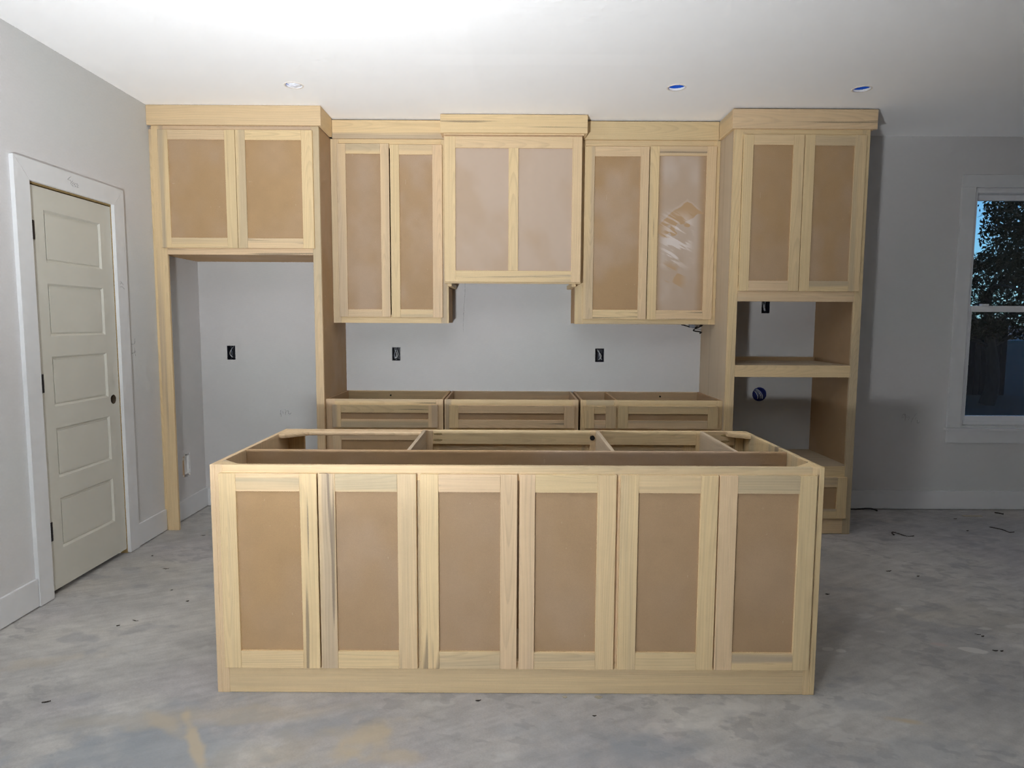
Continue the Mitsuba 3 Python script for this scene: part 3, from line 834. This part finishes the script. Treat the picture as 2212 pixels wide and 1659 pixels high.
# ------------------------------------------------------------------ pencil marks on the walls and the door casing
def strokes(parent, plane, pts_list, r=.0007):
    put(parent, 'pencil_mark', mikit.ply(cat([tube(curve(s, 8) if len(s) > 2 else np.array(s), r, 5) for s in pts_list]), 'm_pencil'))


def on_back(px, py):
    v = DIR * FPX + _R2 * (px - 1106) + UP * (829.5 - py)
    return CAM + v * (-.0002 - CAM[1]) / v[1]


def on_left(px, py, x=.0002):
    v = DIR * FPX + _R2 * (px - 1106) + UP * (829.5 - py)
    return CAM + v * (x - CAM[0]) / v[0]


zq = lambda l, s, ox, oy: [[on_back(ox + a / s, oy + b_ / s) for a, b_ in st] for st in l]
strokes('wall_back', 0, zq([[(605, 590), (612, 740), (540, 910)], [(612, 850), (650, 1110)], [(760, 660), (800, 870)], [(965, 540), (975, 740), (975, 960)],
                            [(1080, 690), (1160, 600), (1230, 690), (1220, 820), (1290, 905), (1430, 780)]], 36.9, 590, 870), .0009)
strokes('wall_back', 0, zq([[(680, 660), (600, 680), (500, 800), (530, 920), (620, 830), (690, 700), (690, 1050)], [(860, 740), (780, 800), (760, 880), (870, 850), (880, 1060)],
                            [(1390, 620), (1210, 860), (1050, 1160)], [(1345, 880), (1290, 1000)], [(1420, 1040), (1430, 1180), (1450, 1220), (1540, 1150)]], 27.65, 1930, 870), .0008)
strokes('wall_back', 0, zq([[(432, 150), (425, 400), (415, 560), (408, 720), (405, 870)]], 6.7, 940, 590), .0006)
zl = lambda l, s, ox, oy, x: [[on_left(ox + a / s, oy + b_ / s, x) for a, b_ in st] for st in l]
strokes(tc, 0, zl([[(720, 360), (620, 450), (520, 570), (640, 600), (710, 640), (710, 720)], [(850, 650), (700, 840)], [(940, 770), (820, 850)], [(740, 890), (860, 1000), (880, 1070)],
                   [(1060, 830), (960, 930), (1010, 970), (1070, 1020), (990, 1060)], [(1180, 850), (1110, 890), (1230, 960), (1150, 1080), (1250, 1120)]], 31.6, 130, 370, .0202), .0008)
strokes(rc, 0, zl([[(480, 680), (522, 730)], [(480, 750), (500, 745), (528, 776)], [(495, 690), (482, 715)]], 5.35, 170, 480, .0202), .0008)
strokes('wall_left', 0, zl([[(650, 1345), (648, 1395), (610, 1410)], [(615, 1520), (662, 1490)], [(645, 1450), (655, 1545)]], 5.35, 170, 480, .0002), .0008)

# ------------------------------------------------------------------ scraps on the floor
def chip(px, py, L, w, t, bend=0.25):
    q = floor_at(px, py)
    n = 7
    s = np.linspace(-.5, .5, n)
    ct, st = math.cos(t), math.sin(t)
    x = s * L; y = bend * L * (s * s - .1)
    zz = .0012 + .010 * np.abs(s) * bend
    pts = np.stack([q[0] + x * ct - y * st, q[1] + x * st + y * ct, zz], 1)
    return tube(pts, w * (1.05 - 1.2 * np.abs(s)), 6)


CH = [(1920, 1234, .032, .0028, .2, 'dark hooked wood chip on the floor right of the island, left of a smaller fleck'),
      (1983, 1245, .015, .003, 0, 'small dark fleck of wood on the floor right of the hooked chip'),
      (1787, 1284, .020, .0035, -.2, 'dark wood chip on the floor close against the right end of the island'),
      (2063, 1121, .026, .0022, -.2, 'thin dark wood chip on the floor just left of the pale scrap by the baseboard'),
      (2090, 1147, .015, .0035, .1, 'small dark wood crumb on the floor left of the long splinter'),
      (2112, 1371, .024, .0015, -.3, 'thin dark sliver on the floor at far right, beside a dark crumb'),
      (2123, 1375, .014, .003, .2, 'dark crumb touching the thin sliver on the floor at far right'),
      (2150, 1406, .022, .0028, -.1, 'left one of two dark chips side by side on the floor at far right'),
      (2164, 1407, .015, .003, .2, 'right one of two dark chips side by side on the floor at far right'),
      (405, 1299, .014, .003, .3, 'dark fleck on the floor left of the island, halfway along the door side'),
      (292, 1341, .036, .0016, -.3, 'thin dark sliver on the floor in front of the panelled door'),
      (358, 1229, .036, .0016, .1, 'thin dark sliver on the floor near the foot of the right door casing'),
      (439, 1157, .032, .0016, .2, 'thin dark sliver on the floor at the mouth of the refrigerator bay'),
      (371, 1275, .012, .0022, .4, 'tiny dark speck on the floor between the island and the door'),
      (329, 1201, .011, .0022, .4, 'tiny dark speck on the floor closest to the right door casing'),
      (255, 1352, .014, .003, .6, 'dark speck on the floor nearest the panelled door'),
      (1033, 1514, .020, .0026, .2, 'dark chip on the floor just in front of the island, left of its middle'),
      (1284, 1547, .014, .0022, 0, 'dark speck on the floor in front of the island, farther out than the sawdust crumbs'),
      (100, 1517, .028, .003, .4, 'dark chip on the floor at lower left, in front of the left baseboard')]
for c_ in CH:
    k = numbered('wood_chip'); scene[k] = mikit.ply(chip(*c_[:5]), 'm_chip')
    labels[k] = {'label': c_[5], 'category': 'wood chip', 'group': 'loose wood chips on the concrete'}
q = floor_at(1952, 1156)
k = numbered('wood_shaving')
pts = curve([(q[0] - .065, q[1] - .005, .003), (q[0] - .06, q[1] + .025, .012), (q[0] - .04, q[1] + .015, .010), (q[0] - .01, q[1] - .012, .003), (q[0] + .055, q[1] - .02, .002)], 20)
scene[k] = mikit.ply(tube(pts, .0030, 6), 'm_chip'); labels[k] = {'label': 'dark curled wood shaving on the floor right of the oven cabinet', 'category': 'wood shaving'}
a, b_ = floor_at(2137, 1139), floor_at(2193, 1151)
k = numbered('splinter'); scene[k] = mikit.ply(tube([(a[0], a[1], .003), ((a[0] + b_[0]) / 2, (a[1] + b_[1]) / 2, .004), (b_[0] - .04, b_[1], .003), (b_[0], b_[1] + .01, .002)], .0028, 6), 'm_chip')
labels[k] = {'label': 'long thin dark splinter on the floor below the window', 'category': 'splinter'}
q = floor_at(2100, 1115)
k = numbered('paper_scrap'); scene[k] = mikit.ply(cbox(q[0] - .07, q[0] + .07, q[1] - .015, q[1] + .015, .0005, .0035), 'm_palechip')
labels[k] = {'label': 'pale narrow scrap on the floor close to the baseboard below the window', 'category': 'scrap'}
q = floor_at(2158, 1110)
k = numbered('wood_offcut'); scene[k] = mikit.ply(tube([(q[0] - .018, q[1] + .02, .005), (q[0] + .018, q[1] - .02, .005)], .0045, 6), 'm_chip')
labels[k] = {'label': 'stubby dark offcut on the floor near the baseboard, right of the pale scrap', 'category': 'offcut'}
# sawdust crumbs along the foot of the island's front
for px, L, sd in ((1220, .018, 'left'), (1292, .024, 'right')):
    q = floor_at(px, 1505)
    k = numbered('sawdust_crumb')
    s = trimesh.creation.icosphere(2, L / 2); s.vertices *= (0.6 + 0.8 * meshkit.noise(s.vertices * 150 + px))[:, None]
    s.apply_scale([1, .6, .35]); s.apply_translation([q[0], -2.560, .003])
    scene[k] = mikit.ply(s, 'm_palechip')
    labels[k] = {'label': f'pale crumb of sawdust at the foot of the island front, the {sd} one of two', 'category': 'sawdust', 'group': 'sawdust crumbs at the island'}

# ------------------------------------------------------------------ outside the window: ground, fence, trees
gk = numbered('yard_ground')
gm = trimesh.creation.box(bounds=[[-6, .35, -.5], [60, 70, -.35]])
scene[gk] = mikit.ply(gm, 'm_ground'); labels[gk] = {'label': 'dark ground outside the window', 'kind': 'structure'}


def leafy(center, radii, n, size, seed):
    r = np.random.default_rng(seed)
    d = r.normal(size=(n, 3)); d /= np.linalg.norm(d, axis=1, keepdims=True)
    rad = r.uniform(.35, 1, n) ** .5
    c = np.asarray(center) + d * rad[:, None] * np.asarray(radii) * (0.75 + 0.5 * meshkit.fbm(d * 2.2 + seed, 3))[:, None]
    a = r.normal(size=(n, 3)); a /= np.linalg.norm(a, axis=1, keepdims=True)
    b = np.cross(a, r.normal(size=(n, 3))); b /= np.linalg.norm(b, axis=1, keepdims=True)
    nn = np.cross(a, b)
    s = size * r.uniform(.6, 1.3, n)[:, None]
    tip, tail = c + a * s, c - a * s
    l, rr = c + b * s * .42 + nn * s * .12, c - b * s * .42 + nn * s * .12
    V = np.stack([tail, l, tip, rr], 1).reshape(-1, 3)
    i = np.arange(n)[:, None] * 4
    return V, np.vstack([i + [[0, 1, 2]], i + [[0, 2, 3]]])


def tree(label, x, y, h, crown, n, size, seed):
    t = thing('tree', label, 'tree')
    r = np.random.default_rng(seed)
    tr = curve([(x, y, -.36), (x + .05, y, h * .25), (x - .06, y + .05, h * .5), (x + .02, y, h * .8)], 12)
    put(t, 'trunk', mikit.ply(tube(tr, np.linspace(.16, .05, 12), 10), 'm_bark', smooth=50))
    for k in range(7):
        base = tr[5 + k % 6]
        a = r.uniform(0, 6.28)
        e = base + np.array([math.cos(a) * crown[0] * .8, math.sin(a) * crown[1] * .8, r.uniform(.1, .5) * crown[2]])
        put(t, 'branch', mikit.ply(tube(curve([base, (base + e) / 2 + np.array([0, 0, .12]), e], 8), np.linspace(.045, .012, 8), 7), 'm_bark', smooth=50))
    k = put(t, 'leaves', mikit.ply(leafy((x, y, h * .68), crown, n, size, seed), 'm_leaf'))
    labels[k] = {'kind': 'stuff'}


tree('leafy tree outside the window, nearest the glass, its left edge open to the blue sky', 11.55, 6.5, 5.0, (1.16, .80, 1.42), 8500, .042, 3)
tree('tall dark tree outside, behind the nearest tree at the right of the window', 16.95, 13.5, 6.0, (1.6, 1.2, 2.1), 9000, .07, 4)
tree('dark low bushy tree outside, filling the lower part of the window view', 12.7, 9.5, 3.0, (1.9, .9, 1.0), 9500, .055, 6)
fe = thing('garden_fence', 'dark board fence in the yard outside the window', 'fence')
for k in range(60):
    x = 5.0 + k * .16
    P(fe, 'board', x, x + .145, 11.5 + .01 * (k % 3), 11.525 + .01 * (k % 3), -.36, 1.55, 'm_siding', c=.004)
P(fe, 'rail', 5.0, 14.6, 11.56, 11.60, .2, .29, 'm_siding'); P(fe, 'rail', 5.0, 14.6, 11.56, 11.60, 1.1, 1.19, 'm_siding')

# ------------------------------------------------------------------ the work lamp (stands to the left of the camera, out of the frame)
wl = thing('work_lamp', 'lit work floodlight on a tripod stand beside the camera', 'work lamp')
side = np.cross([0, 0, 1], LAMP_DIR); side /= np.linalg.norm(side)
upv = np.cross(LAMP_DIR, side)
M = np.eye(4); M[:3, 0] = side; M[:3, 1] = -LAMP_DIR; M[:3, 2] = upv; M[:3, 3] = LAMP_POS


def lampmesh(mesh):
    V, F = mesh
    return np.asarray(V) @ M[:3, :3].T + M[:3, 3], F


LW, LH = .100, .055
body = man((-LW - .02, LW + .02, .004, .060, -LH - .02, LH + .02)) + (man((-LW - .02, LW + .02, -.012, .006, -LH - .02, LH + .02)) - man((-LW - .006, LW + .006, -.05, .05, -LH - .006, LH + .006)))
mm = body.to_mesh()
put(wl, 'housing', mikit.ply(lampmesh((mm.vert_properties[:, :3], mm.tri_verts)), 'm_yellow'))
lens = (np.array([[-LW, 0, -LH], [LW, 0, -LH], [LW, 0, LH], [-LW, 0, LH]]), np.array([[0, 1, 2], [0, 2, 3]]))
put(wl, 'lens', mikit.ply(lampmesh(lens), 'm_plastic_white', emitter={'type': 'area', 'radiance': {'type': 'rgb', 'value': LAMP_RGB}}))
base = LAMP_POS - LAMP_DIR * .03
for a in (-.075, -.025, .025, .075):
    for c_ in (-.026, .026):
        q = LAMP_POS + LAMP_DIR * .014 + side * a + upv * c_
        scene[numbered('work_lamp_beam')] = {'type': 'spot', 'to_world': T().look_at(origin=q.tolist(), target=(q + LAMP_DIR).tolist(), up=[0, 0, 1]), 'intensity': {'type': 'rgb', 'value': LED_RGB},
                                             'beam_width': 2.0, 'cutoff_angle': 42.0}
put(wl, 'bracket', mikit.ply(cat([tube([base - side * .13 + [0, 0, -.02], base - side * .13 + [0, 0, -.11]], .006), tube([base + side * .13 + [0, 0, -.02], base + side * .13 + [0, 0, -.11]], .006),
                                  tube([base - side * .13 + [0, 0, -.11], base + side * .13 + [0, 0, -.11]], .006)]), 'm_black'))
put(wl, 'pole', mikit.ply(tube([base + [0, 0, -.11], [base[0], base[1], .20]], .014, 14), 'm_black', smooth=40))
for k in range(3):
    a = math.radians(90 + 120 * k + 180)
    put(wl, 'leg', mikit.ply(tube([[base[0], base[1], .34], [base[0] + .36 * math.cos(a), base[1] + .36 * math.sin(a), .008]], .009, 10), 'm_black', smooth=40))
